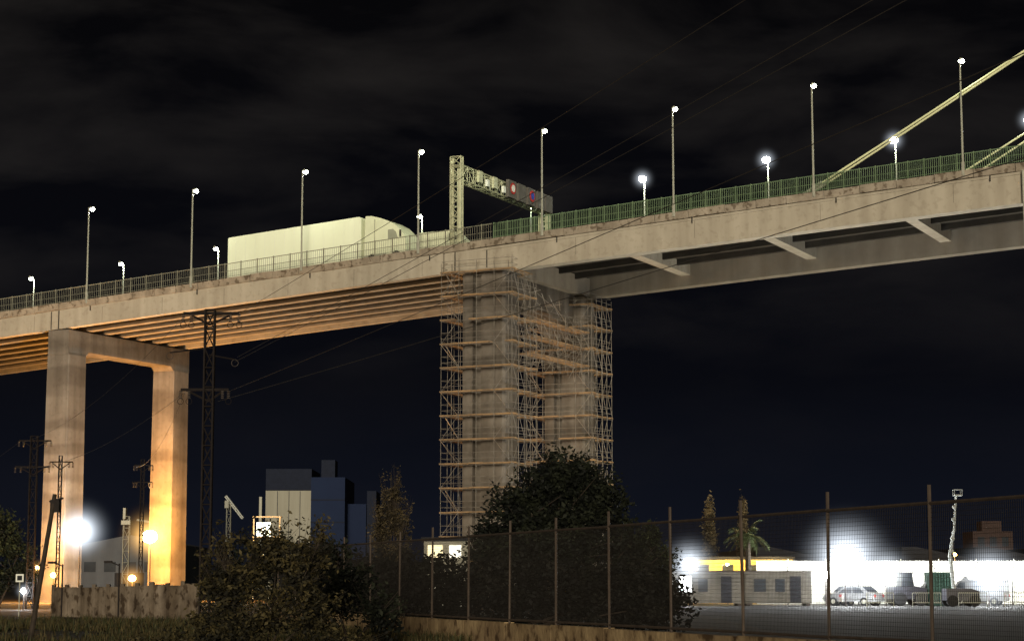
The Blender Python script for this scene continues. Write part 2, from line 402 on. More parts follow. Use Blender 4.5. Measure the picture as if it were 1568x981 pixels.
a_b=math.atan2(DY,DX)
p=BP(47.2,3.8,zt(47.2)-0.12); car(frame(p,a_b),'van',TRUCKW,True)

# ------------------------------------------------------------------ scaffolding
def scaffold(s0,s1,w0,w1,zlo,zhi,root_mb,ns,nw,lift=2.8):
    mb=root_mb
    S_=rng(s0,s1,(s1-s0)/ns); W_=rng(w0,w1,(w1-w0)/nw)
    per=[(q,w0) for q in S_]+[(s1,w) for w in W_[1:]]+[(q,w1) for q in reversed(S_[:-1])]+[(s0,w) for w in reversed(W_[1:-1])]
    t=0.9
    for (q,w) in per:
        mb.cyl(BP(q,w,zlo),BP(q,w,zhi+U(-.5,.5)),0.024,TUBE,n=5)
    ip=[(s0+t,w0+t),(s1-t,w0+t),(s1-t,w1-t),(s0+t,w1-t)]
    for (q,w) in ip: mb.cyl(BP(q,w,zlo),BP(q,w,zhi),0.026,TUBE,n=5)
    z=zhi-1.2; lv=[]
    while z>zlo: lv.append(z); z-=lift
    for li,z in enumerate(lv):
        jit=lambda: U(-.06,.06)
        for (a0,a1,b0,b1) in ((s0-.2,s1+.2,w0,w0+t),(s0-.2,s1+.2,w1-t,w1),(s0,s0+t,w0+t+.02,w1-t-.02),(s1-t,s1,w0+t+.02,w1-t-.02)):
            F=lambda x,y,zz: BP(x,y,zz)
            if a1-a0>2*t:
                x=a0
                while x<a1-0.3:
                    x2=min(a1,x+U(1.6,2.8)); zz=z+jit()*0.4
                    if R()>0.04: mb.fbox(F,(x,b0+jit(),zz),(x2-.04,b1,zz+0.16),PLANK)
                    x=x2
            else: mb.fbox(F,(a0,b0,z+0.01),(a1,b1,z+0.14),PLANK)
        for hh in (0.0,0.75,1.45):
            cs=[(s0,w0),(s1,w0),(s1,w1),(s0,w1)]
            for j in range(4): mb.cyl(BP(cs[j][0],cs[j][1],z+hh-.1),BP(cs[(j+1)%4][0],cs[(j+1)%4][1],z+hh-.1),0.02,TUBE,n=4)
        if li<len(lv)-1:
            z2=z-lift
            fl=li%2
            for (A,B) in ((0,1),(ns-1,ns)):
                mb.cyl(BP(S_[A] if fl else S_[B],w0-.1,z),BP(S_[B] if fl else S_[A],w0-.1,z2),0.02,TUBE,n=4)
            mb.cyl(BP(s0-.1,w0 if fl else w1,z),BP(s0-.1,w1 if fl else w0,z2),0.02,TUBE,n=4)
            for j in range(nw):
                mb.cyl(BP(s1+.1,W_[j+fl] ,z),BP(s1+.1,W_[j+1-fl],z2),0.02,TUBE,n=4)
            if li%3==0: mb.cyl(BP(s0+.3,w0+.4,z),BP(s0+2.2,w0+.4,z2),0.04,TUBE,n=4)
scaf=empty('scaffolding')
mb=MB(); scaffold(SP2-4.6,SP2+4.6,-1.5,5.0,GZ,zt(SP2)-2.6,mb,4,4); mb.build('scaffold_near_column',scaf)
mb=MB(); scaffold(SP2-4.4,SP2+4.6,21.3,27.6,GZ,zt(SP2)-3.9,mb,4,4); mb.build('scaffold_far_column',scaf)
mb=MB(); scaffold(SP2+2.4,SP2+4.2,5.1,21.2,zt(SP2)-14.2,zt(SP2)-7.6,mb,2,7,2.1); mb.build('scaffold_link',scaf)
mb=MB()
for k in range(70):
    w=U(5,21); z=zt(SP2)-U(5,14)
    mb.cyl(BP(SP2+U(2,4.5),w,z),BP(SP2+U(2,4.5),w+U(-3,3),z-U(-.5,3)),0.022,TUBE,n=4)
mb.build('scaffold_loose_tubes',scaf)

# ------------------------------------------------------------------ ground
GR=mat('ground_dirt_asphalt',(0.075,0.06,0.04),(0.035,0.03,0.023),0.25,bump=0.4,spots=0.3)
mb=MB(); i=mb.mi(GR)
mb.v+=[(-2500,-400,0),(2500,-400,0),(2500,4500,0),(-2500,4500,0)]; mb.f.append((0,1,2,3)); mb.m.append(i)
mb.build('ground',recalc=False)
YARD=mat('yard_asphalt',(0.05,0.048,0.045),(0.028,0.027,0.026),0.5,bump=0.15,detail=2)
mb=MB(); i=mb.mi(YARD); mb.v+=[(9,62,.004),(70,48,.004),(110,178,.004),(12,178,.004)]; mb.f.append((0,1,2,3)); mb.m.append(i); mb.build('yard_pavement',recalc=False)
mb=MB(); i=mb.mi(ASPH); mb.v+=[(-60,60,.004),(-13,60,.004),(-20.5,71,.004),(-60,69,.004)]; mb.f.append((0,1,2,3)); mb.m.append(i)
mb.v+=[(-60,69.3,.008),(-20.6,71.3,.008),(-20.7,71.5,.008),(-60,69.5,.008)]; mb.f.append((4,5,6,7)); mb.m.append(mb.mi(WHITE)); mb.build('road',recalc=False)

# ------------------------------------------------------------------ foliage
def fol(name,c): return mat(name,c,tuple(x*0.5 for x in c),6,rough=0.75,detail=2)
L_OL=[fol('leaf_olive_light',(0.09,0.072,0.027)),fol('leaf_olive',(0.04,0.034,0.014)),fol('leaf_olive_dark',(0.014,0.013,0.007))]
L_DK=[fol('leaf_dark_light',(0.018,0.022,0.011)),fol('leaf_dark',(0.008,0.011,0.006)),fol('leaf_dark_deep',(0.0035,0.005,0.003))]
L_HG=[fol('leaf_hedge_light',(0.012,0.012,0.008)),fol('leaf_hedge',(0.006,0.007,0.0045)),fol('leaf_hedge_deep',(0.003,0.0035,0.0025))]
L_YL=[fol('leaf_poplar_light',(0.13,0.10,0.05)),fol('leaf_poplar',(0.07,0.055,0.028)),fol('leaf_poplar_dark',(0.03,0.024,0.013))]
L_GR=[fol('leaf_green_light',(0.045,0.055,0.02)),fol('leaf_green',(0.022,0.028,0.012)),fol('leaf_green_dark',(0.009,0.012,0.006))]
BARK=mat('bark',(0.05,0.038,0.028),(0.025,0.02,0.015),5)
def tree(name,base,blobs,n,leaf,mats,trunk=0.15,gap=0.0,fs=0.9,asp=0.5,twigs=5):
    mb=MB(); base=Vector(base)
    for m in mats: mb.mi(m)
    vol=[b[1]*b[2]*b[3] for b in blobs]; tot=sum(vol)
    for b in blobs:
        c=Vector(b[0]); st=base+Vector((U(-.05,.05)*b[1],U(-.05,.05),0)); mid=st.lerp(c,0.5)+Vector((U(-.1,.1)*b[1],U(-.1,.1)*b[2],0))
        t=trunk*U(.6,1); mb.cyl(st,mid,t,BARK,r1=t*.6); mb.cyl(mid,c,t*.6,BARK,r1=t*.3)
        for k in range(twigs):
            d=Vector((U(-1,1)*b[1],U(-1,1)*b[2],U(-.2,1.1)*b[3]))*0.95
            mb.cyl(c.lerp(mid,U(0,.6)),c+d,t*.28,BARK,r1=t*.05,n=4)
    off=Vector((U(0,50),U(0,50),U(0,50)))
    cnt=0;tries=0
    while cnt<n and tries<n*6:
        tries+=1
        x=R()*tot; k=0
        while x>vol[k] and k<len(vol)-1: x-=vol[k];k+=1
        b=blobs[k]
        d=Vector((random.gauss(0,1),random.gauss(0,1),random.gauss(0,1))).normalized()
        r=R()**0.45
        nz=noise.noise(d*2.6+off+Vector((k*3,0,0)))+0.5*noise.noise(d*6+off)
        r*=0.80+0.55*nz+ (0.14*R())
        p=Vector(b[0])+Vector((d.x*b[1]*r,d.y*b[2]*r,d.z*b[3]*r))
        if p.z<0.05: continue
        g=noise.noise(p*fs+off)
        if g<gap-0.35: continue
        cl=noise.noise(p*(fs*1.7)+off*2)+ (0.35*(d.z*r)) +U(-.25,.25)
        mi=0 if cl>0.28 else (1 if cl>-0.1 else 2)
        sz=leaf*U(.6,1.4)
        u=Vector((U(-1,1),U(-1,1),U(-.7,.7))).normalized(); v=u.cross(Vector((U(-1,1),U(-1,1),U(-1,1)))).normalized()
        kk=len(mb.v)
        mb.v+=[tuple(p-u*sz),tuple(p+v*sz*asp),tuple(p+u*sz),tuple(p-v*sz*asp)]
        mb.f.append((kk,kk+1,kk+2,kk+3)); mb.m.append(mi); cnt+=1
    return mb.build(name,recalc=False)
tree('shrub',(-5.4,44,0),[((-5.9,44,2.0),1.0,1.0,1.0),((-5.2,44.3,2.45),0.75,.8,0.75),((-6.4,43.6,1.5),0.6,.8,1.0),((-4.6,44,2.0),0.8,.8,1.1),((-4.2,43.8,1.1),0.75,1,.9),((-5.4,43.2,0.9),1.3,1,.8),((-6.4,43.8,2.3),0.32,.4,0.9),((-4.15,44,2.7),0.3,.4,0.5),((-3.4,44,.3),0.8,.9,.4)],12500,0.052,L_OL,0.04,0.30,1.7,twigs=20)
tree('shrub',(-4.2,52,0),[((-4.6,52,1.7),1.1,1.1,1.2),((-3.4,51,.9),0.8,0.9,0.8)],4500,0.065,L_DK,0.05,0.2,1.2,twigs=10)
tree('shrub',(-7.4,47,0),[((-7.2,47,0.5),1.0,1.0,0.6),((-8.6,50,0.2),1.2,1.0,0.4)],3000,0.06,L_OL,0.03,0.2,1.3)
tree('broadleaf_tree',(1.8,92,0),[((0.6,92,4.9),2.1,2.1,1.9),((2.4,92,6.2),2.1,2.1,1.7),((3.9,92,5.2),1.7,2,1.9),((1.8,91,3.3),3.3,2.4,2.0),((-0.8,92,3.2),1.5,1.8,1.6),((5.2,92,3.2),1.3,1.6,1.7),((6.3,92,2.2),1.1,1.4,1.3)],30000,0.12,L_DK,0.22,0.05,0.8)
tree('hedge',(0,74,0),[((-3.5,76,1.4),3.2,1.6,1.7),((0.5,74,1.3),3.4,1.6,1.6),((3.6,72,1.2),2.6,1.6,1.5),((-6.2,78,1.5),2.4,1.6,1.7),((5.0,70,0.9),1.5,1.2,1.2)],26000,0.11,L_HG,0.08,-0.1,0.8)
tree('poplar_tree',(-6.8,112,0),[((-6.8,112,5.6),0.8,.9,2.4),((-7.4,112,4.4),0.6,.8,2.2),((-6.1,112,4.6),0.6,.8,2.2),((-6.5,112,6.6),0.4,.5,1.7),((-6.8,112,3.0),1.3,1.1,2.0)],9000,0.085,L_YL,0.10,0.18,1.6,0.35,twigs=24)
tree('broadleaf_tree',(-11.2,100,0),[((-11.4,100,2.4),2.2,2,1.9),((-9.6,100,2.2),1.6,2,1.8),((-13.6,100,2.0),1.6,1.8,1.6)],13000,0.10,L_DK,0.15,0.0,0.9)
tree('broadleaf_tree',(-34.5,135,0),[((-34.8,135,4.8),2.0,2,2.2),((-33.5,135,3.0),1.8,1.8,1.8),((-35.5,135,2.6),2.2,2,2.2)],11000,0.12,L_GR,0.18,0.05,0.8)
tree('broadleaf_tree',(8.0,110,0),[((8.0,110,2.2),1.2,1.2,1.8),((7.6,110,4.0),0.7,1,1.2)],5000,0.10,L_GR,0.08,0.1,0.9)
mb=MB(); g1=mb.mi(L_OL[0]); g2=mb.mi(L_OL[1]); g3=mb.mi(L_GR[0])
for k in range(26000):
    y=U(52,93); x=-y*U(0.02,0.27)
    if noise.noise(Vector((x*.5,y*.5,3)))<-0.15: continue
    if -60<x<-13 and 60<y<70.5 and R()<.93: continue
    h=U(.08,.32)*(1+0.6*noise.noise(Vector((x,y,0)))); a=U(0,6.3); kk=len(mb.v)
    dx,dy=math.cos(a)*.03,math.sin(a)*.03
    mb.v+=[(x-dx,y-dy,0),(x+dx,y+dy,0),(x+U(-.1,.1),y+U(-.1,.1),h)]
    mb.f.append((kk,kk+1,kk+2)); mb.m.append(random.choice((g1,g1,g2,g3)))
mb.build('grass',recalc=False)

# ------------------------------------------------------------------ fence with low wall
FW=mat('low_wall_render',(0.50,0.37,0.20),(0.22,0.15,0.085),1.2,streak=0.7,spots=0.8,bump=0.5)
FENCE=mat('fence_steel',(0.085,0.064,0.048),(0.05,0.038,0.03),3,rough=0.7)
WMESH=mat('fence_wire',(0.035,0.030,0.026),(0.022,0.019,0.016),3,rough=0.7)
fd=Vector((1.229,-3.571,0)); fo=Vector((-1.3,60,0))
def FP(k,z): return fo+fd*k+Vector((0,0,z))
fence=empty('mesh_fence'); mb=MB()
K0,K1=-7,11
for k in range(K0,K1+1):
    lean=Vector((U(-.03,.03),U(-.03,.03),0))
    mb.cyl(FP(k,0.5),FP(k,3.42+U(-.04,.04))+lean,0.036,FENCE,n=6)
    if k<K1:
        for z in (0.68,3.08): mb.cyl(FP(k,z),FP(k+1,z+U(-.015,.015)),0.032,FENCE,n=5)
mb.build('posts_and_rails',fence)
mb=MB(); n=(K1-K0)*60
for i in range(n):
    k=K0+i/60; mb.cyl(FP(k,0.68),FP(k,3.08),0.0034,WMESH,n=3)
for z in [0.68+0.08*j for j in range(1,30)]:
    mb.cyl(FP(K0,z),FP(K1,z),0.0034,WMESH,n=3)
mb.build('wire_mesh',fence)
mb=MB(); nv=Vector((3.571,1.229,0)).normalized()*0.15
k=K0
while k<K1:
    h=0.6+U(-.015,.015)
    a=FP(k,0);b=FP(k+0.995,0)
    mb.hexa([a-nv,b-nv,b+nv,a+nv]+[q+Vector((0,0,h)) for q in (a-nv,b-nv,b+nv,a+nv)],FW); k+=1
mb.build('low_wall')

OW=mat('old_plaster_wall',(0.33,0.27,0.20),(0.14,0.11,0.08),0.9,streak=0.85,spots=0.85,bump=0.5)
mb=MB(); 
def OWP(t): return Vector((-23.6+ t*9.0, 103-10*t,0))
for k in range(10):
    a=OWP(k/10);b=OWP((k+.985)/10); h=1.45+0.02*k+U(-.03,.05)
    o_=Vector((0.1,.2,0)); mb.hexa([a,b,b+o_,a+o_]+[q+Vector((0,0,h)) for q in (a,b,b+o_,a+o_)],OW)
    c=a+Vector((0,-.03,0)); mb.hexa([c,c+Vector((.22,-.25,0)),c+Vector((.22,.1,0)),c+Vector((0,.1,0))]+[q+Vector((0,0,h+.12)) for q in (c,c+Vector((.22,-.25,0)),c+Vector((.22,.1,0)),c+Vector((0,.1,0)))],OW)
mb.build('old_wall')

# ------------------------------------------------------------------ utility poles and wires
INS=mat('insulator_ceramic',(0.10,0.085,0.075),(0.06,0.05,0.045),5,rough=0.3)
def lattice_pole(name,x,y,h,arms,r=0.035,wd=0.22):
    mb=MB(); truss(mb,(x,y,0),(x,y,h),(wd,0,0),(0,wd*.6,0),int(h/0.8),r,RUST)
    for (z,x0,x1,hang) in arms:
        mb.cyl((x+x0,y,z),(x+x1,y,z),r*1.5,RUST); mb.cyl((x+x0*.8,y,z-.02),(x,y,z-.5),r,RUST,n=4)
        mb.cyl((x+x1*.8,y,z-.02),(x,y,z-.5),r,RUST,n=4)
        for q in (x0,x1,x0*.7,x1*.7):
            for j in range(4): mb.cyl((x+q,y,z-.06-.09*j),(x+q,y,z-.11-.09*j),0.085,INS,r1=0.05,n=8)
            if hang and abs(q)>0.8:
                t=[Vector((x+q+0.13*math.cos(a*.7),y,z-.5+0.13*math.sin(a*.7))) for a in range(10)]; mb.path(t,0.012,RUST,n=4)
    return mb.build(name)
lattice_pole('lattice_utility_pole',-13.0,85,13.35,[(13.2,-1.15,1.25,True),(9.9,-1.2,0.85,True)],0.045,0.2)
mb=MB()
for z,x in((11.2,1.1),(11.5,-1.7)):
    mb.cyl((-13,85,z+.2),(-13+x,85,z),0.03,RUST,n=4); mb.path([Vector((-13+x+.15*math.cos(a*.7),85,z-.15+.15*math.sin(a*.7))) for a in range(10)],0.014,INS,n=4)
mb.build('insulator_bracket')
lattice_pole('lattice_utility_pole',-31.2,130,11.2,[(10.9,-1.0,1.1,False),(9.2,-1.2,1.0,False)],0.035,0.22)
lattice_pole('lattice_utility_pole',-29.0,128,9.8,[(9.4,-.7,.8,False)],0.03,0.1)
lattice_pole('lattice_utility_pole',-26.3,142,10.4,[(10.0,-.6,.7,False),(8.8,-.6,.7,False)],0.03,0.12)
mb=MB(); mb.cyl((-13.4,56,0),(-13.05,57,4.2),0.08,BARK,r1=0.06,n=8); mb.cyl((-13.2,57,4.0),(-12.8,57,4.1),0.03,RUST); mb.fbox(frame((-13.05,57,4.0),0),(-.1,-.12,-.3),(.15,.12,.05),RUST); mb.build('wooden_utility_pole')
WIRE=mat('wire_cable',(0.075,0.066,0.056),(0.055,0.049,0.042),2,rough=0.6)
mb=MB()
def wire(a,b,sag,r=0.010,n=28):
    a=Vector(a);b=Vector(b);pts=[]
    for k in range(n+1):
        t=k/n; p=a.lerp(b,t); p.z-=sag*4*t*(1-t); pts.append(p)
    mb.path(pts,r,WIRE,n=4)
def ext(a,b,f): a=Vector(a);b=Vector(b); return a+(b-a)*f
for a,b in (((-11.9,85,13.1),(4.2,40,13.5)),((-11.8,85,11.3),(6.6,40,13.4)),((-11.9,85,11.1),(7.0,39.7,13.2)),((-12.2,85,9.8),(8.0,30,10.1)),((-12.6,85,9.4),(9.2,35,9.5))):
    wire(a,ext(a,b,2.0),0.25)
for a,b in (((-14.1,85,13.1),(-32,130,10.8)),((-14,85,9.8),(-32.3,130,9.1)),((-32.2,130,10.8),(-60,200,11)),((-14,85,9.8),(-26.8,142,9.9))): wire(a,b,0.9,0.009)
mb.build('overhead_wires')

# ------------------------------------------------------------------ ground level lights
EW=emat('floodlight_white',(0.95,0.98,1.0),160); EO=emat('floodlight_warm',(1.0,0.78,0.42),110); ES=emat('sodium_lamp',(1.0,0.55,0.15),40)
HW=halo_mat('glare_floodlight',(0.82,0.9,1.0),3.2,6.0); HO=halo_mat('glare_warm_flood',(1.0,0.55,0.16),2.6,5.5); HS=halo_mat('glare_sodium',(1.0,0.5,0.12),2.2,4.5)  # painted glare volumes for the ground lights
def flood(p,W_,c,m,r=0.3,name='flood_light',hz=None,hr=2.5,back=False):
    mb=MB(); p=Vector(p)
    mb.cyl((p.x,p.y+r*.6,0),(p.x,p.y+r*.6,p.z-.1),0.06,DARKST,r1=.04,n=8)
    if not back: mb.box((p.x-r*.7,p.y+r*.85,p.z-r*.5),(p.x+r*.7,p.y+r*1.1,p.z+r*.5),DARKST)
    mb.ball(p,r,m,n=14,sz=0.85)
    o=mb.build(name,smooth=False)
    light('flood_lamp',p+(Vector((0.1,r+.35,0.2)) if back else Vector((0,-r-.15,0))),W_,c,o,r=0.2)
    if hz: glow_halo(p,hr,hz,o)
    return o
flood((-37.4,173.0,6.1),5500,(1.0,0.93,0.8),EW,0.6,hz=HW,hr=4.2,back=True)
flood((-34.0,188.0,6.0),26000,(1.0,0.40,0.06),EO,0.7,hz=HO,hr=4.2,back=True)
flood((-41.2,174,3.0),12000,(1.0,0.42,0.06),ES,0.2,hz=HS,hr=1.2,back=True)
flood((-29.7,130,2.2),500,(1.0,0.45,0.1),ES,0.2,hz=HS,hr=1.2); flood((-24.6,130,2.0),900,(1.0,0.45,0.1),ES,0.25,hz=HS,hr=1.5)
flood((-31.6,130,1.2),250,(.9,.95,1),EW,0.2,hz=HW,hr=1.0)
FILLM=emat('soffit_fill_lens',(1.0,0.85,0.6),8)  # invented fixtures, added to throw fill light onto the bridge underside
for (s,w,W_) in ((-40,12,3500),(22,10,5500),(40,14,5500),(78,10,4600),(106,12,5000),(140,12,4600)):
    p=BP(s,w,0); p.z=0.5
    mb=MB(); mb.cyl((p.x,p.y,0),(p.x,p.y,.35),0.2,DARKST,n=10); mb.cyl((p.x,p.y,.35),(p.x,p.y,.4),0.22,FILLM,n=10); o=mb.build('soffit_fill_fixture')
    light('soffit_fill_lamp',(p.x,p.y,0.6),W_,(1.0,0.86,0.66),o,r=0.3,kind='SPOT',tgt=(p.x,p.y,30),cone=100)  # added upward fill for the soffit

# ------------------------------------------------------------------ distant works, left
PANW=mat('silo_panel_white',(0.38,0.37,0.30),(0.33,0.32,0.255),0.05,streak=0.2); PANB=mat('silo_panel_blue',(0.012,0.023,0.06),(0.009,0.016,0.045),0.05)
PAND=mat('roof_dark',(0.02,0.021,0.025)); PANC=mat('silo_cap_navy',(0.014,0.019,0.036))
mb=MB()
mb.box((-55.5,450,0),(-45.2,470,22.3),PANW); mb.box((-55.5,449.9,22.35),(-45.2,470,27.2),PANC)
mb.box((-45.1,448,0),(-37.5,475,25.2),PANB); mb.box((-37.4,455,0),(-33.2,475,19.5),PANB); mb.box((-33.1,456,0),(-31,470,22.5),PANC)
mb.box((-43.5,455,25.3),(-40.4,462,29.5),PANC)
mb.box((-57.2,452,0),(-56.6,453,21),GALV)
for z in (5,10,15,20): mb.box((-45.12,447.9,z),(-37.5,447.97,z+.3),PANC)
for x in (-52.9,-50.3,-47.8): mb.box((x,449.93,0),(x+.12,449.98,22.2),PANC)
mb.build('silo_building')
WHB=mat('shed_wall',(0.10,0.115,0.13),(0.075,0.085,0.1),0.2,streak=0.3)
mb=MB()
F=frame((-52,240,0),0)
mb.prism(F,[(0,0),(12.5,0),(12.5,6.2),(6.2,7.4),(0,6.2)],0,20,WHB)
for k in range(5): mb.fbox(F,(0.8+k*2.4,-.05,3.0),(2.2+k*2.4,-.01,4.2),GLASS)
mb.fbox(F,(4.5,-.06,0),(8,-.01,2.9),PAND)
mb.build('industrial_shed')
mb=MB(); truss(mb,(-42.5,300,0),(-42.5,300,13.4),(.3,0,0),(0,.3,0),9,0.06,GALV); truss(mb,(-43,300,14.6),(-40.4,300,11.3),(.10,0,.10),(0,.2,0),6,0.07,WHITE); mb.box((-43.0,299,12.8),(-42.4,301,13.9),GALV)
mb.build('harbour_crane')
mb=MB(); truss(mb,(-46.2,240,0),(-46.2,240,9.6),(.35,0,0),(0,.35,0),7,.05,GALV); mb.box((-46.7,239,8.6),(-45.6,241,9.1),GALV); mb.cyl((-45,240,9.2),(-43.2,240,8.9),.14,GALV); mb.box((-46.6,239.5,9.3),(-46.3,240.5,10.6),GALV); mb.build('loading_tower')
mb=MB()
for x in(-25.8,-23.2): mb.cyl((x,200,0),(x,200,8.2),.08,GALV)
for z in(3.8,6.2,8.2): mb.box((-25.9,199.8,z),(-23.1,201.2,z+.1),GALV)
mb.box((-25.6,200.5,6.3),(-24.2,200.6,7.7),emat('lit_panel',(.9,1,.85),4)); mb.box((-25.4,200.5,4.2),(-23.4,200.6,4.9),emat('lit_panel_dim',(.8,.95,.75),1.6))
mb.build('lit_stair_tower')
mb=MB()
for k in range(10):
    x=-24+k*1.5; mb.box((x,206,0),(x+1.3,212,3.2+U(-.4,1.8)),WHB if k%2 else PAND)
mb.build('harbour_huts')
mb=MB(); mb.box((-6.6,150,0),(-3.2,153,4.8),PANW); mb.box((-6.8,149.8,4.8),(-3.0,153.2,5.1),PAND); mb.box((-6.3,149.95,3.6),(-5.2,149.98,4.5),emat('kiosk_window',(1,.85,.5),1.5)); mb.box((-4.7,149.95,3.6),(-3.8,149.98,4.5),emat('kiosk_window_b',(1,.95,.8),2)); mb.build('site_cabin_tower')
car(frame((-7.0,118,0),0.1),'van',WHITE,True)

# ------------------------------------------------------------------ yard on the right
CORR=mat('corrugated_sheet',(0.66,0.67,0.62),(0.52,0.53,0.49),0.6,rough=0.5,streak=0.25)
YEL=mat('ochre_wall',(0.62,0.42,0.13),(0.5,0.33,0.1),0.4,streak=0.3)
CAB=mat('portacabin_panel',(0.13,0.12,0.10),(0.085,0.08,0.068),0.6,streak=0.4)
BRK=mat('brick_red',(0.05,0.032,0.027),(0.035,0.022,0.019),1.5)
mb=MB()
mb.box((22,182,0),(75,215,3.3),WHB)
x=0
while x<52:
    F2=frame((22+x,181.0,0),0); mb.prism(F2,[(0,3.31),(6.4,3.31),(6.4,3.9),(1.2,4.95),(0,4.9)],0,34,PAND); x+=6.6
for k in range(12): mb.box((23+k*4.2,181.9,1.2),(24.6+k*4.2,181.98,2.4),GLASS)
mb.box((49.5,215,0),(53.8,220,7.2),BRK); mb.box((50.6,215.5,7.2),(52.7,218,8.3),BRK)
for k in range(3): mb.box((50+k*1.3,214.9,5.6),(50.7+k*1.3,214.98,6.6),GLASS)
mb.build('warehouse')
mb=MB()
mb.box((14.6,166,0),(23.2,172,3.6),YEL); mb.box((14.4,165.8,3.6),(23.4,172.2,3.85),PAND)
for k in range(4): mb.box((15.4+k*2.0,165.9,2.5),(16.3+k*2.0,165.98,3.2),GLASS)
mb.build('ochre_building')
mb=MB(); x=19.5
while x<62:
    h=3.45 if x<47 else 2.9
    mb.box((x,160.0,0.05),(x+.16,160.08,h),CORR); mb.box((x+.16,160.04,0.05),(x+.32,160.1,h),CORR); x+=.32
for x in range(19,62,3): mb.cyl((x,159.9,0),(x,159.9,3.6),.05,GALV)
mb.build('corrugated_fence')
def cabin(x,y,l,h=2.5):
    mb=MB()
    mb.box((x,y,.18),(x+l,y+2.4,h),CAB); mb.box((x-.05,y-.05,h),(x+l+.05,y+2.45,h+.1),DARKST); mb.box((x+.1,y+.1,0),(x+.4,y+2.2,.18),DARKST); mb.box((x+l-.4,y+.1,0),(x+l-.1,y+2.2,.18),DARKST)
    q=x+.05
    while q<x+l-.2: mb.box((q,y-.025,.22),(q+.1,y-.003,h-.05),CAB); q+=.28
    mb.box((x+.7,y-.06,1.05),(x+1.6,y-.03,2.0),GLASS); mb.box((x+.62,y-.05,.97),(x+1.68,y-.028,2.08),CAB)
    mb.box((x+l-1.6,y-.06,.25),(x+l-.8,y-.028,2.2),PAND); mb.box((x+2.3,y-.06,1.05),(x+3.0,y-.03,2.0),GLASS)
    return mb.build('site_cabin')
cabin(11.6,150,5.6); cabin(17.4,150.3,5.0)
mb=MB(); mb.box((12.2,146.5,1.0),(13.1,146.6,2.2),emat('lit_notice',(.93,.97,1),6)); mb.cyl((12.65,146.65,0),(12.65,146.65,1.4),.04,GALV); mb.box((12.15,146.61,.95),(13.15,146.7,2.25),DARKST); mb.build('illuminated_notice_board')
for (x,y,z,W_,r,hr) in ((13.0,147,3.05,260,.46,3.4),(24.3,146,3.35,1500,.66,5.4),(23.0,147,2.3,250,.3,1.8),(27.6,148,2.45,700,.46,3.4),(35.2,148,2.1,900,.58,4.2),(45,150,3,1000,.35,3)):
    flood((x,y,z),W_,(.93,.97,1.0),EW,r,hz=HW,hr=hr)
flood((17.5,163,3.2),1600,(1,.72,.28),EO,.12,back=True); flood((21.5,163.5,3.2),1600,(1,.72,.28),EO,.12,back=True)
for x in (21.5,27,33,39,45): flood((x,156.5,3.1),1900,(.95,.97,.93),EW,.1,'wall_light',back=True)
flood((36.0,163,4.0),500,(1,.6,.2),ES,.16,'street_lamp')
P=[mat('car_paint_silver',(0.26,0.27,0.28),(0.22,0.23,0.24),1,rough=.3),mat('car_paint_white',(0.5,0.5,0.48),(0.42,0.42,0.4),1,rough=.3),mat('car_paint_dark',(0.05,0.05,0.06),(0.04,0.04,0.05),1,rough=.3)]
car(frame((24.4,152,0),0.5),'parked_car',P[1]); car(frame((27.5,150.5,0),2.5),'parked_car',P[0]); car(frame((40.5,151,0),0.1),'parked_car',P[0])
car(frame((37.6,152.5,0),2.7),'van',P[0],True)
def loader(x,y):
    mb=MB(); F=frame((x,y,0),0.15)
    mb.prism(F,[(0,.5),(2.6,.5),(2.6,1.3),(1.6,1.5),(0,1.4)],-.8,.8,P[2]); mb.prism(F,[(.7,1.45),(1.7,1.45),(1.55,2.4),(.8,2.4)],-.6,.6,GLASS)
    mb.fbox(F,(.6,-.65,2.4),(1.75,.65,2.5),P[2])
    for a,b in(((2.4,0,1.2),(3.3,0,2.1)),((3.3,0,2.1),(4.2,0,1.0))): mb.cyl(F(*a),F(*b),.13,P[0])
    mb.prism(F,[(4.0,.2),(4.7,.1),(4.6,1.0),(4.1,1.1)],-.8,.8,P[2])
    for q in(.5,2.1):
        for yy in(-.95,.65): mb.cyl(F(q,yy,.5),F(q,yy+.3,.5),.5,RUBBER,n=14)
    mb.build('wheel_loader')
loader(28.4,151); loader(31.4,153)
BL=mat('boom_lift_grey',(0.36,0.38,0.36),(0.25,0.27,0.26),2)
mb=MB(); F=frame((32.6,146,0),0)
mb.prism(F,[(-1.2,.45),(1.2,.45),(1.2,1.1),(.6,1.3),(-1.2,1.3)],-.8,.8,P[2])
for q in(-.8,.8):
    for yy in(-1,.7): mb.cyl(F(q,yy,.42),F(q,yy+.3,.42),.42,RUBBER,n=12)
mb.cyl(F(-.5,0,1.3),F(-.7,0,3.6),.14,BL); mb.cyl(F(-.78,0,3.5),F(-.35,0,5.6),.11,BL); mb.cyl(F(-.35,0,5.6),F(-.15,0,8.0),.08,BL)
mb.cyl(F(-.55,.1,3.0),F(-.4,.1,4.6),.05,DARKST)
for zz in (4.0,4.9,6.3,7.2): mb.cyl(F(-.9+zz*.085,-.13,zz),F(-.9+zz*.085,.13,zz),.14,BL,n=8)
mb.fbox(F,(-.3,-.3,8.0),(.25,.3,8.1),BL)
for xx in(-.3,.25):
    for yy in(-.3,.3): mb.cyl(F(xx,yy,8.0),F(xx,yy,8.45),.02,BL)
mb.cyl(F(-.3,-.3,8.45),F(.25,-.3,8.45),.02,BL); mb.cyl(F(-.3,.3,8.45),F(.25,.3,8.45),.02,BL)
mb.build('boom_lift')
GC=mat('container_green',(0.02,0.05,0.035),(0.015,0.035,0.025),1)
mb=MB(); mb.box((31.2,149,0),(32.7,152,2.5),GC)
for k in range(7): mb.box((31.25+k*.21,148.95,.1),(31.34+k*.21,148.99,2.4),GC)
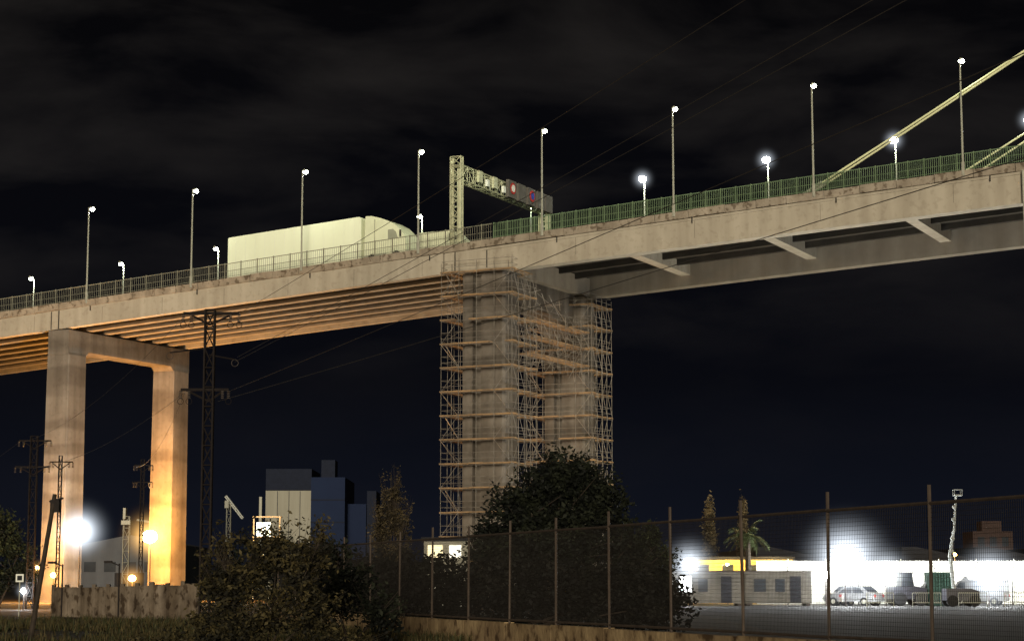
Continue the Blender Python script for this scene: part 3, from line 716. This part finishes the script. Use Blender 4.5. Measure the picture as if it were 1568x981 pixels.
mb.box((31.15,148.93,0),(31.22,149,2.52),DARKST); mb.box((32.68,148.93,0),(32.75,149,2.52),DARKST); mb.build('shipping_container')
for k in range(5):
    x=25.5+k*3.3; mb=MB(); F=frame((x,144.5,0),U(-.2,.2))
    mb.cyl(F(0,0,0),F(0,0,1),.03,GALV); mb.cyl(F(2,0,0),F(2,0,1),.03,GALV); mb.cyl(F(0,0,1),F(2,0,1),.03,GALV); mb.cyl(F(0,0,.3),F(2,0,.3),.03,GALV)
    for q in range(12): mb.cyl(F(.15+q*.15,0,.3),F(.15+q*.15,0,1),.012,GALV,n=4)
    mb.build('crowd_barrier')
def cypress(x,y,h,r):
    tree('cypress_tree',(x,y,0),[((x,y,h*.5),r,r,h*.42),((x,y,h*.78),r*.7,r*.7,h*.24)],2500,0.16,L_YL,0.15,-0.2,0.8,.35)
cypress(17.6,178,9.6,.75); cypress(21.0,182,9.8,.75)
def palm(x,y,h,n=26,L=2.1):
    mb=MB(); mb.cyl((x,y,0),(x,y,h),.28,BARK,r1=.2,n=8); pl=fol('palm_leaf',(0.06,0.08,0.03)); i=mb.mi(pl)
    for k in range(n):
        a=U(0,6.28); el=U(-.2,1.2); prev=Vector((x,y,h)); d=Vector((math.cos(a)*math.cos(el),math.sin(a)*math.cos(el),math.sin(el)))
        for j in range(7):
            nx=prev+d*(L/7); d.z-=.22; d.normalize()
            sd=d.cross(Vector((0,0,1))).normalized(); wl=.45*math.sin(math.pi*(j+.7)/7.5)
            for sg_ in(-1,1):
                for q in range(3):
                    p0=prev.lerp(nx,q/3); kk=len(mb.v); t=p0+sd*sg_*wl+d*.2+Vector((0,0,-.15))
                    mb.v+=[tuple(p0),tuple(p0+d*.09),tuple(t)]; mb.f.append((kk,kk+1,kk+2)); mb.m.append(i)
            prev=nx
    mb.build('palm_tree',recalc=False)
palm(18.6,158,5.4)
mb=MB()
x=-260
while x<420:
    w_=U(10,30); h=U(3,8)
    if not(-62<x<-25): mb.box((x,700,0),(x+w_,720,h),PAND); 
    x+=w_+U(0,12)
mb.build('distant_buildings')
mb=MB(); mb.cyl((-25,102,0),(-25,102,2.1),.03,GALV); mb.box((-25.2,101.95,1.75),(-24.8,101.98,2.15),WHITE); mb.box((-25.12,101.92,1.83),(-24.88,101.945,2.07),PAND); mb.build('traffic_sign')
for x,y in((-21.5,96),(-18.2,93)):
    mb=MB(); mb.cyl((x,y,0),(x,y,2.6),.04,RUST); mb.cyl((x,y,2.5),(x-.5,y,2.7),.03,RUST); mb.box((x-.7,y-.1,2.62),(x-.35,y+.1,2.72),RUST); mb.build('signal_post')

# ------------------------------------------------------------------ low city light from behind the camera
sl=bpy.data.lights.new('low_city_light','SUN'); sl.energy=2.7; sl.angle=math.radians(12); sl.color=(1.0,0.87,0.68)
so=bpy.data.objects.new('low_city_light',sl); scene.collection.objects.link(so)
so.rotation_euler=Vector((0.03,0.98,-0.10)).to_track_quat('-Z','Y').to_euler()

# ------------------------------------------------------------------ night sky
w=bpy.data.worlds.new('World'); scene.world=w; w.use_nodes=True
nt=w.node_tree;N=nt.nodes;L=nt.links; bg=N['Background']; bg.inputs['Strength'].default_value=1.0
tc=N.new('ShaderNodeTexCoord'); sep=N.new('ShaderNodeSeparateXYZ'); L.new(tc.outputs['Generated'],sep.inputs[0])
rp=N.new('ShaderNodeValToRGB'); e=rp.color_ramp.elements
e[0].position=0.0; e[0].color=(0.0058,0.0074,0.0135,1); e[1].position=0.30; e[1].color=(0.0019,0.0018,0.0022,1)
x=e.new(0.10); x.color=(0.0026,0.0029,0.0048,1)
L.new(sep.outputs[2],rp.inputs[0])
mp=N.new('ShaderNodeMapping'); mp.inputs['Scale'].default_value=(5.0,5.0,15.0); mp.inputs['Location'].default_value=(2.1,0.4,1.9); L.new(tc.outputs['Generated'],mp.inputs[0])
nn=N.new('ShaderNodeTexNoise'); nn.inputs['Scale'].default_value=1.5; nn.inputs['Detail'].default_value=8; nn.inputs['Roughness'].default_value=0.52; nn.inputs['Distortion'].default_value=0.3; L.new(mp.outputs[0],nn.inputs['Vector'])
cr=N.new('ShaderNodeValToRGB'); cr.color_ramp.elements[0].position=0.44; cr.color_ramp.elements[0].color=(0,0,0,1); cr.color_ramp.elements[1].position=0.73; cr.color_ramp.elements[1].color=(0.0118,0.0103,0.0090,1)
L.new(nn.outputs['Fac'],cr.inputs[0])
hz=N.new('ShaderNodeMapRange'); hz.inputs[1].default_value=0.09; hz.inputs[2].default_value=0.2; hz.inputs[3].default_value=0.12; L.new(sep.outputs[2],hz.inputs[0])
mu=N.new('ShaderNodeMix'); mu.data_type='RGBA'; mu.blend_type='MIX'; mu.inputs[6].default_value=(0,0,0,1); L.new(hz.outputs[0],mu.inputs[0]); L.new(cr.outputs[0],mu.inputs[7])
ad=N.new('ShaderNodeMix'); ad.data_type='RGBA'; ad.blend_type='ADD'; ad.inputs[0].default_value=1; L.new(rp.outputs[0],ad.inputs[6]); L.new(mu.outputs[2],ad.inputs[7])
L.new(ad.outputs[2],bg.inputs['Color'])
scene.view_settings.view_transform='Standard'; scene.view_settings.look='None'; scene.view_settings.exposure=0

cam=bpy.data.cameras.new('camera'); cam.lens=70; cam.sensor_width=36; cam.clip_end=6000; cam.clip_start=0.5
co=bpy.data.objects.new('camera',cam); scene.collection.objects.link(co); co.location=(0,0,EYE); co.rotation_euler=(math.radians(97.5),0,0)
scene.camera=co
